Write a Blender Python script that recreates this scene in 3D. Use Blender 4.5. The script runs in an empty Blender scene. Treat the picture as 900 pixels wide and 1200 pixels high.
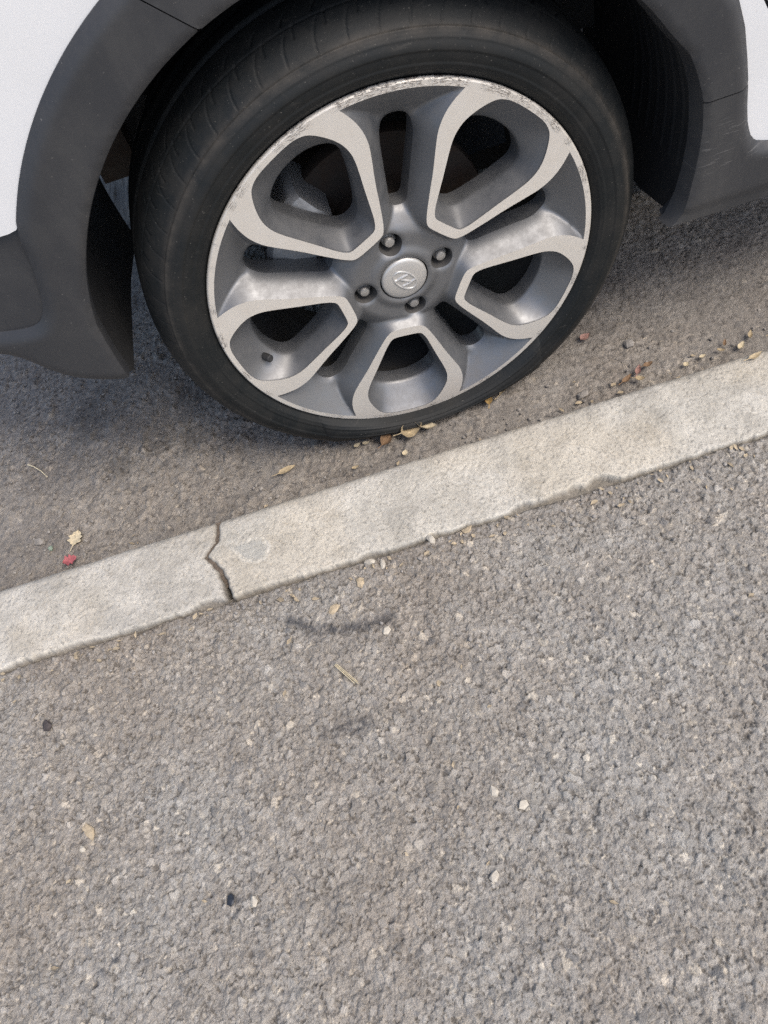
import bpy, math, random
import numpy as np
from math import sin, cos, pi, radians, hypot, atan2, sqrt
from mathutils import Matrix, Vector
from mathutils.geometry import delaunay_2d_cdt

S = bpy.context.scene
COL = S.collection

# ------------------------------------------------------------------ camera
CAM = Vector((-0.060, -0.716, 0.885))
YAW, PITCH, ROLL = -0.0930, 0.9870, -0.3800
fw = Vector((sin(YAW)*cos(PITCH), cos(YAW)*cos(PITCH), -sin(PITCH)))
rt = Vector((cos(YAW), -sin(YAW), 0)); up = rt.cross(fw)
r2 = cos(ROLL)*rt + sin(ROLL)*up; u2 = -sin(ROLL)*rt + cos(ROLL)*up
cd = bpy.data.cameras.new('camera'); cam = bpy.data.objects.new('camera', cd); COL.objects.link(cam)
M = Matrix((r2, u2, -fw)).transposed().to_4x4(); M.translation = CAM
cam.matrix_world = M
cd.sensor_fit = 'VERTICAL'; cd.sensor_height = 24; cd.lens = 896.8/1200*24
cd.clip_start = 0.01; cd.clip_end = 500
S.camera = cam

# ------------------------------------------------------------------ light
SUN_EL, SUN_AZ = radians(57), radians(134)      # azimuth clockwise from +Y
W = bpy.data.worlds.new('World'); S.world = W; W.use_nodes = True
nt = W.node_tree; bg = nt.nodes['Background']
sky = nt.nodes.new('ShaderNodeTexSky'); sky.sky_type = 'NISHITA'; sky.sun_disc = False
sky.sun_elevation = SUN_EL; sky.sun_rotation = SUN_AZ
sky.air_density = 1.0; sky.dust_density = 3.2; sky.ozone_density = 1.0
nt.links.new(sky.outputs[0], bg.inputs[0]); bg.inputs[1].default_value = 0.15
sl = bpy.data.lights.new('sun', 'SUN'); sl.energy = 1.35; sl.angle = radians(27); sl.color = (1, .93, .83)
so = bpy.data.objects.new('sun', sl); COL.objects.link(so)
sd = Vector((sin(SUN_AZ)*cos(SUN_EL), cos(SUN_AZ)*cos(SUN_EL), sin(SUN_EL)))
so.rotation_euler = sd.to_track_quat('Z', 'Y').to_euler(); so.location = sd*20
S.view_settings.view_transform = 'Standard'; S.view_settings.look = 'None'
S.view_settings.exposure = 0.60; S.view_settings.gamma = 1.0
S.cycles.use_denoising = False          # keep the stone texture crisp
S.cycles.use_adaptive_sampling = False; S.cycles.max_bounces = 6; S.cycles.diffuse_bounces = 3; S.cycles.glossy_bounces = 3; S.cycles.sample_clamp_indirect = 4.0

# ------------------------------------------------------------------ material helpers
class NM:
    def __init__(s, name):
        s.m = bpy.data.materials.new(name); s.m.use_nodes = True
        s.t = s.m.node_tree; s.b = s.t.nodes['Principled BSDF']
        s.tc = s.t.nodes.new('ShaderNodeTexCoord')
    def n(s, typ, **kw):
        o = s.t.nodes.new(typ)
        for k, v in kw.items(): setattr(o, k, v)
        return o
    def l(s, a, b): s.t.links.new(a, b)
    def setv(s, sock, v):
        if isinstance(v, (int, float)): sock.default_value = v
        elif isinstance(v, (tuple, list)): sock.default_value = (*v, 1) if len(v) == 3 and sock.type == 'RGBA' else v
        else: s.l(v, sock)
    def noise(s, scale, detail=4, rough=.55, vec=None, dist=0):
        o = s.n('ShaderNodeTexNoise'); o.inputs['Scale'].default_value = scale
        o.inputs['Detail'].default_value = detail; o.inputs['Roughness'].default_value = rough; o.inputs['Distortion'].default_value = dist
        s.l(vec or s.tc.outputs['Object'], o.inputs['Vector']); return o.outputs['Fac']
    def mapping(s, scale=(1,1,1), rot=(0,0,0), loc=(0,0,0)):
        o = s.n('ShaderNodeMapping'); o.inputs['Scale'].default_value = scale; o.inputs['Rotation'].default_value = rot; o.inputs['Location'].default_value = loc
        s.l(s.tc.outputs['Object'], o.inputs['Vector']); return o.outputs[0]
    def vor(s, scale, feature='F1', out='Distance'):
        o = s.n('ShaderNodeTexVoronoi', feature=feature); o.inputs['Scale'].default_value = scale
        s.l(s.tc.outputs['Object'], o.inputs['Vector']); return o.outputs[out]
    def ramp(s, fac, a, b, lo=0., hi=1.):
        o = s.n('ShaderNodeMapRange'); o.clamp = True
        s.l(fac, o.inputs[0]); o.inputs[1].default_value = a; o.inputs[2].default_value = b
        o.inputs[3].default_value = lo; o.inputs[4].default_value = hi; return o.outputs[0]
    def math(s, op, a, b=0.):
        o = s.n('ShaderNodeMath', operation=op); s.setv(o.inputs[0], a); s.setv(o.inputs[1], b); return o.outputs[0]
    def mix(s, fac, a, b, mode='MIX'):
        o = s.n('ShaderNodeMix', data_type='RGBA', blend_type=mode)
        s.setv(o.inputs[0], fac); s.setv(o.inputs[6], a); s.setv(o.inputs[7], b); return o.outputs[2]
    def attr(s, name):
        o = s.n('ShaderNodeAttribute'); o.attribute_name = name; return o.outputs['Color']
    def bump(s, h, strength=.3, dist=.001, prev=None):
        o = s.n('ShaderNodeBump'); o.inputs['Strength'].default_value = strength; o.inputs['Distance'].default_value = dist
        s.l(h, o.inputs['Height'])
        if prev: s.l(prev, o.inputs['Normal'])
        s.l(o.outputs[0], s.b.inputs['Normal']); return o.outputs[0]
    def set(s, **kw):
        for k, v in kw.items(): s.setv(s.b.inputs[k.replace('_', ' ')], v)
        return s

MAT = {}
def m_asphalt(name, big, tint_a, tint_b, rough):
    m = NM(name)
    c = m.attr('col')
    f = m.noise(900, 3, .6)
    c = m.mix(1, c, m.mix(m.ramp(f, .3, .7), (.72, .71, .70), (1.25, 1.25, 1.25)), 'MULTIPLY')
    g = m.noise(big, 5, .6)
    c = m.mix(1, c, m.mix(m.ramp(g, .35, .66), tint_a, tint_b), 'MULTIPLY')
    g2 = m.noise(38, 4, .65)
    c = m.mix(1, c, m.mix(m.ramp(g2, .3, .7), (.86, .85, .84), (1.12, 1.12, 1.12)), 'MULTIPLY')
    m.set(Base_Color=c, Roughness=rough); m.b.inputs['Specular IOR Level'].default_value = .35
    b = m.bump(m.noise(1300, 2, .7), .7, .0012)
    m.bump(m.vor(460), .45, .0016, b)
    MAT[name] = m.m
m_asphalt('pavement_asphalt', 6, (.93, .885, .835), (1.05, 1.06, 1.06), .75)
m_asphalt('road_asphalt', 9, (.84, .82, .81), (1.1, 1.09, 1.08), .85)

m = NM('concrete')
c = m.attr('col')
c = m.mix(m.ramp(m.noise(620, 3, .75), .57, .66, 0, .85), c, (.20, .19, .17))
c = m.mix(m.ramp(m.noise(420, 2, .6), .62, .75, 0, .5), c, (.72, .69, .63))
c = m.mix(1, c, m.mix(m.ramp(m.noise(14, 6, .65), .3, .7), (.84, .83, .80), (1.1, 1.1, 1.09)), 'MULTIPLY')
c = m.mix(1, c, m.mix(m.ramp(m.noise(1100, 2, .6), .3, .7), (.82, .82, .82), (1.15, 1.15, 1.15)), 'MULTIPLY')
m.set(Base_Color=c, Roughness=.9); m.b.inputs['Specular IOR Level'].default_value = .25
b = m.bump(m.noise(700, 3, .7), .55, .0012); m.bump(m.noise(160, 3, .6), .4, .002, b)
MAT['concrete'] = m.m

m = NM('rubber')
d = m.ramp(m.noise(22, 6, .7), .42, .78, 0, .65)
c = m.mix(d, (.0060, .0078, .0085), (.030, .027, .023))
c = m.mix(m.ramp(m.noise(420, 2, .6), .68, .76, 0, .6), c, (.16, .15, .13))
sx = m.n('ShaderNodeSeparateXYZ'); m.l(m.tc.outputs['Object'], sx.inputs[0])
r = m.math('SQRT', m.math('ADD', m.math('MULTIPLY', sx.outputs[0], sx.outputs[0]), m.math('MULTIPLY', sx.outputs[2], sx.outputs[2])))
rd = m.ramp(m.math('ABSOLUTE', m.math('SUBTRACT', r, .2775)), .0006, .007, 1, 0)
c = m.mix(m.math('MULTIPLY', rd, m.ramp(m.noise(30, 6, .75), .38, .62, .1, .75)), c, (.062, .054, .045))
scf = m.ramp(m.noise(1., 3, .6, m.mapping((30, 30, 210), (0, .8, 0))), .66, .74, 0, .4)
c = m.mix(scf, c, (.05, .046, .04))
m.set(Base_Color=c, Roughness=m.ramp(d, 0, 1, .62, .85)); m.b.inputs['Specular IOR Level'].default_value = .4
m.bump(m.noise(240, 4, .6), .18, .001)
MAT['rubber'] = m.m

def m_rim(name, base, metallic, rough, dirt, dirtcol, rash=False, coat=0):
    m = NM(name)
    d = m.ramp(m.noise(46, 7, .75), .36, .74, 0, dirt)
    c = m.mix(d, base, dirtcol)
    c = m.mix(m.ramp(m.noise(260, 3, .7), .66, .74, 0, .3*dirt), c, (.08, .07, .06))
    if rash:
        sx = m.n('ShaderNodeSeparateXYZ'); m.l(m.tc.outputs['Object'], sx.inputs[0])
        x, z = sx.outputs[0], sx.outputs[2]
        r = m.math('SQRT', m.math('ADD', m.math('MULTIPLY', x, x), m.math('MULTIPLY', z, z)))
        ring = m.ramp(r, .2255, .2275)
        a = m.math('ARCTAN2', z, x)
        av = m.n('ShaderNodeCombineXYZ'); m.l(m.math('MULTIPLY', a, 6.), av.inputs[0]); at = m.n('ShaderNodeCombineXYZ'); m.l(m.math('MULTIPLY', a, 38.), at.inputs[0]); m.l(m.math('MULTIPLY', r, 900.), at.inputs[1])
        top = m.ramp(m.math('ABSOLUTE', m.math('SUBTRACT', a, 1.25)), .35, .9, .10, 0)
        seg = m.ramp(m.math('ADD', m.noise(1., 3, .6, av.outputs[0]), top), .50, .60)
        ch = m.ramp(m.noise(1., 4, .75, at.outputs[0]), .50, .60)
        k = m.math('MULTIPLY', m.math('MULTIPLY', ring, seg), ch)
        c = m.mix(m.math('MULTIPLY', k, .85), c, (.10, .075, .06))
        mp = m.mapping((40, 1, 260), (0, .5, 0))
        c = m.mix(m.ramp(m.noise(1., 3, .6, mp), .72, .77, 0, .5), c, (.2, .18, .16))
        m.bump(k, .6, .001)
    m.set(Base_Color=c, Roughness=m.ramp(d, 0, 1, rough, min(1, rough+.3)), Metallic=m.ramp(d, 0, 1, metallic, metallic*.4), Coat_Weight=coat, Coat_Roughness=.25)
    MAT[name] = m.m
m_rim('machined_alloy', (.74, .70, .635), .35, .38, .8, (.54, .49, .42), True)
m_rim('gunmetal_paint', (.215, .220, .228), .75, .45, .55, (.15, .141, .13), coat=.12)
m_rim('silver_cap', (.58, .565, .535), .55, .38, .35, (.36, .33, .30))
m_rim('emblem_silver', (.72, .71, .69), .7, .28, .15, (.5, .48, .45))
m_rim('lug_steel', (.52, .51, .49), .8, .38, .6, (.22, .19, .16))
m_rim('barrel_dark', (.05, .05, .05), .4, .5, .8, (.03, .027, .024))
m_rim('rusty_iron', (.05, .042, .036), .4, .6, .9, (.05, .027, .016))
m_rim('cast_alloy', (.42, .43, .44), .6, .45, .6, (.12, .11, .10))

m = NM('black_plastic')
d = m.ramp(m.noise(16, 6, .7), .45, .75, 0, .5)
c = m.mix(d, (.033, .034, .037), (.056, .055, .053))
c = m.mix(m.ramp(m.noise(1., 5, .7, m.mapping((9, 9, 2.5))), .48, .75, 0, .45), c, (.085, .082, .078))
c = m.mix(m.ramp(m.noise(330, 2, .5), .72, .79, 0, .55), c, (.20, .19, .17))
# scuffed patch low on the sill behind the wheel
gm = m.n('ShaderNodeTexGradient', gradient_type='SPHERICAL')
m.l(m.mapping((17, 6, 24), (0, 0, 0), (-17*.372, 0, -24*.318)), gm.inputs[0])
scr = m.ramp(m.noise(1., 4, .7, m.mapping((26, 1, 330), (0, .42, 0))), .58, .66)
c = m.mix(m.math('MULTIPLY', m.math('MULTIPLY', scr, m.ramp(gm.outputs[1], 0, .5)), .5), c, (.26, .25, .24))
m.set(Base_Color=c, Roughness=m.ramp(d, 0, 1, .48, .7)); m.bump(m.noise(1600, 2, .6), .25, .0004)
MAT['black_plastic'] = m.m

m = NM('liner_plastic'); d = m.ramp(m.noise(30, 5, .7), .4, .75, 0, .6)
m.set(Base_Color=m.mix(d, (.018, .0185, .020), (.036, .035, .034)), Roughness=.7); m.bump(m.noise(500, 3, .6), .3, .001)
MAT['liner_plastic'] = m.m

m = NM('white_paint')
c = m.mix(m.ramp(m.noise(7, 5, .6), .5, .8, 0, .35), (.78, .78, .775), (.64, .64, .62))
c = m.mix(m.ramp(m.noise(260, 2, .5), .72, .78, 0, .6), c, (.35, .33, .30))
m.set(Base_Color=c, Roughness=.35, Coat_Weight=.6, Coat_Roughness=.08); MAT['white_paint'] = m.m
def plain(name, col, rough=.6, metal=0., var=.25, scale=60, bump=.2):
    m = NM(name)
    lo = tuple(x*(1-var) for x in col); hi = tuple(min(1, x*(1+var)) for x in col)
    m.set(Base_Color=m.mix(m.ramp(m.noise(scale, 5, .65), .3, .7), lo, hi), Roughness=rough, Metallic=metal)
    m.bump(m.noise(scale*6, 3, .6), bump, .001); MAT[name] = m.m
m_rim('pocket_shade_grime', (.11, .108, .105), .4, .5, .8, (.045, .04, .036))  # dark base paints in the shade of the recess along with brake dust
plain('glass_dark', (.02, .024, .026), .08, bump=0)
plain('seam_dark', (.012, .012, .013), .9)
plain('leaf_tan', (.40, .32, .20), .8, var=.35, scale=180)
plain('leaf_pale', (.56, .48, .33), .8, var=.3, scale=180)
plain('leaf_brown', (.22, .14, .08), .8, var=.4, scale=160)
plain('leaf_gold', (.42, .28, .11), .75, var=.35, scale=160)
plain('leaf_pink', (.31, .18, .15), .8, var=.35, scale=160)
plain('leaf_red', (.36, .10, .11), .7, var=.35, scale=160)
plain('straw_pale', (.72, .62, .42), .8, var=.25, scale=300)
plain('stone_cream', (.46, .42, .35), .85, var=.2, scale=200)
plain('stone_tan', (.42, .34, .23), .85, var=.3, scale=200)
plain('stone_green', (.24, .30, .24), .8, var=.2, scale=200)
plain('stone_dark', (.06, .05, .048), .85, var=.3, scale=200)
plain('tar_black', (.02, .024, .032), .5, var=.3, scale=200)
plain('joint_soil', (.12, .095, .072), .95, var=.45, scale=260, bump=.6)
plain('grit_mix', (.27, .25, .225), .9, var=.4, scale=160)
plain('crumb_tan', (.38, .31, .21), .85, var=.45, scale=40)
plain('leaf_green', (.2, .22, .06), .8)

# ------------------------------------------------------------------ mesh helpers
def fast_mesh(name, V, Fq, smooth=True, sharp=None):
    me = bpy.data.meshes.new(name)
    V = np.asarray(V, dtype=np.float32)
    if isinstance(Fq, np.ndarray):
        k = Fq.shape[1]; n = len(Fq)
        me.vertices.add(len(V)); me.vertices.foreach_set('co', V.ravel())
        me.loops.add(n*k); me.loops.foreach_set('vertex_index', Fq.astype(np.int32).ravel())
        me.polygons.add(n); me.polygons.foreach_set('loop_start', np.arange(0, n*k, k, dtype=np.int32))
        me.update(calc_edges=True); me.validate()
    else:
        me.from_pydata(V.tolist(), [], [tuple(f) for f in Fq]); me.update()
    me.polygons.foreach_set('use_smooth', np.full(len(me.polygons), smooth))
    if smooth and sharp: me.set_sharp_from_angle(angle=radians(sharp))
    return me
def link(name, me, mat=None, parent=None):
    o = bpy.data.objects.new(name, me); COL.objects.link(o)
    if mat and me is not None: me.materials.append(MAT[mat])
    if parent: o.parent = parent
    return o
def mk(name, V, Fq, mat, parent=None, smooth=True, sharp=35): return link(name, fast_mesh(name, V, Fq, smooth, sharp), mat, parent)
def tag(o, label=None, cat=None, group=None, kind=None):
    if label: o['label'] = label
    if cat: o['category'] = cat
    if group: o['group'] = group
    if kind: o['kind'] = kind
    return o
class MB:
    def __init__(s): s.V = []; s.F = []
    def add(s, V, Fs):
        k = len(s.V); s.V += [tuple(v) for v in V]; s.F += [tuple(i+k for i in f) for f in Fs]
    def loft(s, rings, closed=True, cap0=False, cap1=False, flip=False):
        n = len(rings[0]); V = [p for r in rings for p in r]; Fs = []
        for i in range(len(rings)-1):
            for j in range(n if closed else n-1):
                a, b = i*n+j, i*n+(j+1) % n
                f = (a, b, b+n, a+n); Fs.append(f[::-1] if flip else f)
        if cap0: Fs.append(tuple(range(n))[::-1])
        if cap1: Fs.append(tuple(range((len(rings)-1)*n, len(rings)*n)))
        s.add(V, Fs)
    def lathe(s, prof, n=96, a0=0, a1=2*pi):      # prof (r, y) about the Y axis
        full = abs(a1-a0-2*pi) < 1e-6
        A = [a0+(a1-a0)*i/(n if full else n-1) for i in range(n)]
        s.loft([[(r*cos(a), y, r*sin(a)) for a in A] for r, y in prof], full)
    def box(s, c, d):
        x, y, z = c; a, b, e = (q/2 for q in d)
        s.add([(x+i*a, y+j*b, z+k*e) for i in (-1,1) for j in (-1,1) for k in (-1,1)],
              [(0,1,3,2),(4,6,7,5),(0,4,5,1),(2,3,7,6),(0,2,6,4),(1,5,7,3)])
    def build(s, name, mat, parent=None, smooth=True, sharp=35): return mk(name, s.V, s.F, mat, parent, smooth, sharp)

def chaikin(P, n=2, closed=True):
    P = np.array(P, float)
    for _ in range(n):
        if closed: Q = np.roll(P, -1, 0); P = np.stack([.75*P+.25*Q, .25*P+.75*Q], 1).reshape(-1, 2)
        else:
            a, b = P[:-1], P[1:]; m_ = np.stack([.75*a+.25*b, .25*a+.75*b], 1).reshape(-1, 2)
            P = np.vstack([P[:1], m_, P[-1:]])
    return P
def resample(P, step, closed=True):
    P = np.array(P, float)
    if closed: P = np.vstack([P, P[:1]])
    d = np.r_[0, np.cumsum(np.hypot(*np.diff(P, axis=0).T))]
    n = max(3, int(round(d[-1]/step))); t = np.linspace(0, d[-1], n+1)
    Q = np.stack([np.interp(t, d, P[:, 0]), np.interp(t, d, P[:, 1])], 1)
    return Q[:-1] if closed else Q
def inside(pts, poly):
    x, y = pts[:, 0], pts[:, 1]; res = np.zeros(len(pts), bool); n = len(poly); j = n-1
    for i in range(n):
        xi, yi = poly[i]; xj, yj = poly[j]
        if yi != yj:
            c = ((yi > y) != (yj > y)) & (x < (xj-xi)*(y-yi)/(yj-yi)+xi); res ^= c
        j = i
    return res
def dist(pts, line, closed=True):
    A = np.asarray(line, float); B = np.roll(A, -1, 0) if closed else A[1:]
    if not closed: A = A[:-1]
    out = np.empty(len(pts)); AB = B-A; L = (AB**2).sum(1)+1e-18
    for i in range(0, len(pts), 1500):
        p = pts[i:i+1500, None, :]-A[None]
        t = np.clip((p*AB[None]).sum(2)/L, 0, 1)
        e = p-t[..., None]*AB[None]; out[i:i+1500] = np.sqrt((e**2).sum(2).min(1))
    return out
def fill(outer, holes, step):
    """triangulate a 2-D region with inner points at `step`; returns points, triangles"""
    loops = [np.asarray(outer)]+[np.asarray(h) for h in holes]
    lo, hi = loops[0].min(0), loops[0].max(0)
    gx = np.arange(lo[0], hi[0], step); gy = np.arange(lo[1], hi[1], step*.866)
    X, Y = np.meshgrid(gx, gy); X[1::2] += step/2
    g = np.stack([X.ravel(), Y.ravel()], 1)
    ok = inside(g, loops[0])
    for h in loops[1:]: ok &= ~inside(g, h)
    g = g[ok]
    for l_ in loops: g = g[dist(g, l_) > step*.55]
    P = np.vstack(loops+[g]); E = []; k = 0
    for l_ in loops:
        n = len(l_); E += [(k+i, k+(i+1) % n) for i in range(n)]; k += n
    r = delaunay_2d_cdt([Vector(q) for q in P*1000], E, [], 0, 1e-5)
    V = np.array([tuple(v) for v in r[0]])/1000; T = np.array([f for f in r[2] if len(f) == 3])
    c = V[T].mean(1); ok = inside(c, loops[0])
    for h in loops[1:]: ok &= ~inside(c, h)
    return V, T[ok]

# ------------------------------------------------------------------ noise (numpy)
def hsh(ix, iy, seed):
    ix = ix.astype(np.int64); iy = iy.astype(np.int64)
    h = (ix*374761393+iy*668265263+seed*2147483647+974711) & 0xffffffff
    h = ((h ^ (h >> 13))*1274126177) & 0xffffffff; h ^= h >> 16
    h = (h*2246822519) & 0xffffffff; h ^= h >> 13
    return (h & 0xffffff)/float(0x1000000)
def vnoise(x, y, seed=0):
    ix, iy = np.floor(x), np.floor(y); fx, fy = x-ix, y-iy
    fx = fx*fx*(3-2*fx); fy = fy*fy*(3-2*fy)
    a, b, c, d = hsh(ix, iy, seed), hsh(ix+1, iy, seed), hsh(ix, iy+1, seed), hsh(ix+1, iy+1, seed)
    return (a*(1-fx)+b*fx)*(1-fy)+(c*(1-fx)+d*fx)*fy
def fbm(x, y, o=4, seed=0):
    s = 0; a = .5; t = 0
    for i in range(o): s = s+a*vnoise(x, y, seed+i*17); t += a; x, y = x*2.03+7.1, y*2.03+3.7; a *= .5
    return s/t
def voronoi(x, y, cell, seed):
    gx, gy = x/cell, y/cell; ix, iy = np.floor(gx), np.floor(gy)
    f1 = np.full(x.shape, 9.); f2 = f1.copy(); ci = np.zeros(x.shape); cj = ci.copy(); dx = ci.copy(); dy = ci.copy()
    for i in (-1, 0, 1):
        for j in (-1, 0, 1):
            a, b = ix+i, iy+j
            px = a+.1+.8*hsh(a, b, seed); py = b+.1+.8*hsh(a, b, seed+1)
            ex, ey = gx-px, gy-py; d = np.sqrt(ex*ex+ey*ey)
            n = d < f1
            f2 = np.where(n, f1, np.minimum(f2, d))
            f1 = np.where(n, d, f1); ci = np.where(n, a, ci); cj = np.where(n, b, cj); dx = np.where(n, ex, dx); dy = np.where(n, ey, dy)
    return f1, f2, ci, cj, dx, dy
def axis(lo, hi, step, far_lo, far_hi, g=1.13):
    mid = list(np.arange(lo, hi, step)); s = step; a = [mid[0]]
    while a[-1] > far_lo: s *= g; a.append(a[-1]-s)
    a[-1] = far_lo
    s = step; b = [mid[-1]]
    while b[-1] < far_hi: s *= g; b.append(b[-1]+s)
    b[-1] = far_hi
    return np.array(a[:0:-1]+mid+b[1:])
PAL = np.array([(.305, .292, .268), (.315, .292, .260), (.245, .234, .220), (.44, .418, .378), (.64, .58, .475), (.13, .132, .136), (.37, .340, .294)])
def asphalt(X, Y, seed, cell, amp, cum, binder, fine):
    """stony surface: height (m) and colour per grid point"""
    wx = X+.0016*(vnoise(X*420, Y*420, seed+5)-.5)*2; wy = Y+.0016*(vnoise(X*420, Y*420, seed+6)-.5)*2
    H = np.zeros(X.shape); C = np.zeros(X.shape+(3,)); C[:] = binder; 
    for li, (cs, am, pr) in enumerate(((cell*.42, amp*.55, .85), (cell*.72, amp*.85, .6), (cell*1.15, amp*1.1, .3))):
        f1, f2, ci, cj, dx, dy = voronoi(wx, wy, cs, seed+li*31)
        e = np.clip((f2-f1)/.16, 0, 1); e = e*(2-e)
        r = hsh(ci, cj, seed+90+li); r1 = hsh(ci, cj, seed+91+li); r2_ = hsh(ci, cj, seed+92+li); r3 = hsh(ci, cj, seed+93+li)
        h = am*e*(.42+.58*r1+1.5*(dx*(r2_-.5)+dy*(r3-.5)))
        h = np.where(r < pr, h, 0)
        ix = np.searchsorted(cum, hsh(ci, cj, seed+95+li)).clip(0, 6)
        c = (PAL[ix]*.58+.42*PAL[0])*(.86+.28*r3)[..., None]
        k = h > H
        w = (e*k)[..., None]*.9
        C = C*(1-w)+c*w; H = np.where(k, h, H)
    return H*fine, C
def sheet(name, xs, ys, zf, mat):
    X, Y = np.meshgrid(xs, ys); Z, C = zf(X, Y)
    nx, ny = len(xs), len(ys)
    i = np.arange(nx*ny).reshape(ny, nx)
    Q = np.stack([i[:-1, :-1], i[:-1, 1:], i[1:, 1:], i[1:, :-1]], -1).reshape(-1, 4)
    me = fast_mesh(name, np.stack([X, Y, Z], -1).reshape(-1, 3), Q)
    a = me.attributes.new('col', 'FLOAT_COLOR', 'POINT')
    a.data.foreach_set('color', np.concatenate([C, np.ones(C.shape[:2]+(1,))], -1).astype(np.float32).ravel())
    return tag(link(name, me, mat), kind='structure')

# ------------------------------------------------------------------ ground
KT = .088                                             # kerb top above the road
CUM_P = np.cumsum([.32, .28, .14, .12, .03, .04, .07]); CUM_R = np.cumsum([.32, .26, .22, .07, .012, .09, .028])
def edge_fade(X, Y, b, w): return np.clip(1-np.maximum(np.maximum(b[0]-X, X-b[1]), np.maximum(b[2]-Y, Y-b[3]))/w, 0, 1)
def seg_d(X, Y, P):
    P = np.array(P); return dist(np.stack([X.ravel(), Y.ravel()], 1), P, False).reshape(X.shape)
def pave_z(X, Y):
    f = edge_fade(X, Y, (-.9, .7, -1.1, .0), .8)
    h, C = asphalt(X, Y, 3, .0068, .0034, CUM_P, (.155, .145, .131), f)
    z = KT-.0052+h+.004*(fbm(X*6, Y*6, 3, 8)-.5)+.0012*(fbm(X*60, Y*60, 3, 9)-.5)
    # washed-out pits where stones have gone
    pit = np.clip((fbm(X*34, Y*34, 3, 44)-.66)/.1, 0, 1); z -= .0022*pit
    # falls away into the joint along the kerb
    yj = -.2475+.004*(fbm(X*30, X*0, 3, 12)-.5)
    z -= np.clip((Y-yj+.006)/.012, 0, 1)**2*.016
    # dirt along the joint
    dj = np.clip(1-(yj-Y)/.03, 0, 1)*fbm(X*50, Y*50, 3, 21)
    C = C*(1-.45*dj[..., None])+np.array((.13, .105, .085))*.45*dj[..., None]
    # tar smears
    near = (np.abs(X) < .8) & (Y > -.9)
    def smear(P, w, k, seed):
        nonlocal C, z
        d = np.full(X.shape, 9.); d[near] = seg_d(X[near], Y[near], P)
        a = np.clip(1.25-d/w, 0, 1)*np.clip((fbm(X*190, Y*190, 3, seed)-.5+k)*4, 0, 1)*(.45+.4*np.clip(h/.0025, 0, 1))
        C = C*(1-a[..., None])+np.array((.055, .058, .066))*a[..., None]; z = z-.0004*a
    smear([(-.252, -.296), (-.225, -.318), (-.19, -.329), (-.16, -.332), (-.135, -.332)], .0085, .28, 5)
    smear([(-.232, -.440), (-.19, -.444)], .011, .24, 6)
    smear([(-.3585, -.574), (-.351, -.578)], .005, .4, 7)
    smear([(-.362, -.588), (-.345, -.588)], .0035, .15, 8)
    smear([(-.50, -.60), (-.47, -.605)], .012, -.03, 9); smear([(.16, -.43), (.19, -.44)], .016, -.06, 10); smear([(-.45, -.335), (-.43, -.34)], .012, -.04, 11)
    return z, C
sheet('pavement', axis(-.66, .42, .00118, -40, 40), axis(-.80, -.238, .00118, -25, -.236), pave_z, 'pavement_asphalt')
def road_z(X, Y):
    f = edge_fade(X, Y, (-.9, .9, -.4, .5), .15)
    h, C = asphalt(X*1.0, Y, 77, .0076, .0030, CUM_R, (.125, .118, .11), f); C = C*np.array((.97, .945, .915))
    cov = np.clip((fbm(X*11, Y*11, 4, 31)-.42)/.2, 0, 1)       # silt filling the texture in places
    h = h*(.72+.28*cov); C = C*(.55+.45*cov)[..., None]+np.array((.205, .195, .182))*(.45*(1-cov))[..., None]
    z = h-.003+.006*(fbm(X*4, Y*4, 3, 33)-.5)+.0018*(fbm(X*45, Y*45, 3, 34)-.5)
    lump = np.clip((fbm(X*55, Y*55, 2, 36)-.63)/.12, 0, 1)*(X < .1); z += .0035*lump
    spot = np.zeros(X.shape)
    for sx, sy, sr in ((-.43, .115, .019), (-.38, .107, .015), (-.50, .10, .02), (-.55, .21, .03), (-.36, .20, .035)):
        spot = np.maximum(spot, np.clip(1.5-np.hypot(X-sx, (Y-sy)*.8)/sr+.9*(fbm(X*60, Y*60, 2, 37)-.5), 0, 1))
    C = C*(1-.30*spot[..., None])
    return z, C
sheet('road', axis(-.74, .62, .0021, -40, 40), axis(-.132, .52, .0021, -.235, 40, 1.12), road_z, 'road_asphalt')

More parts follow.
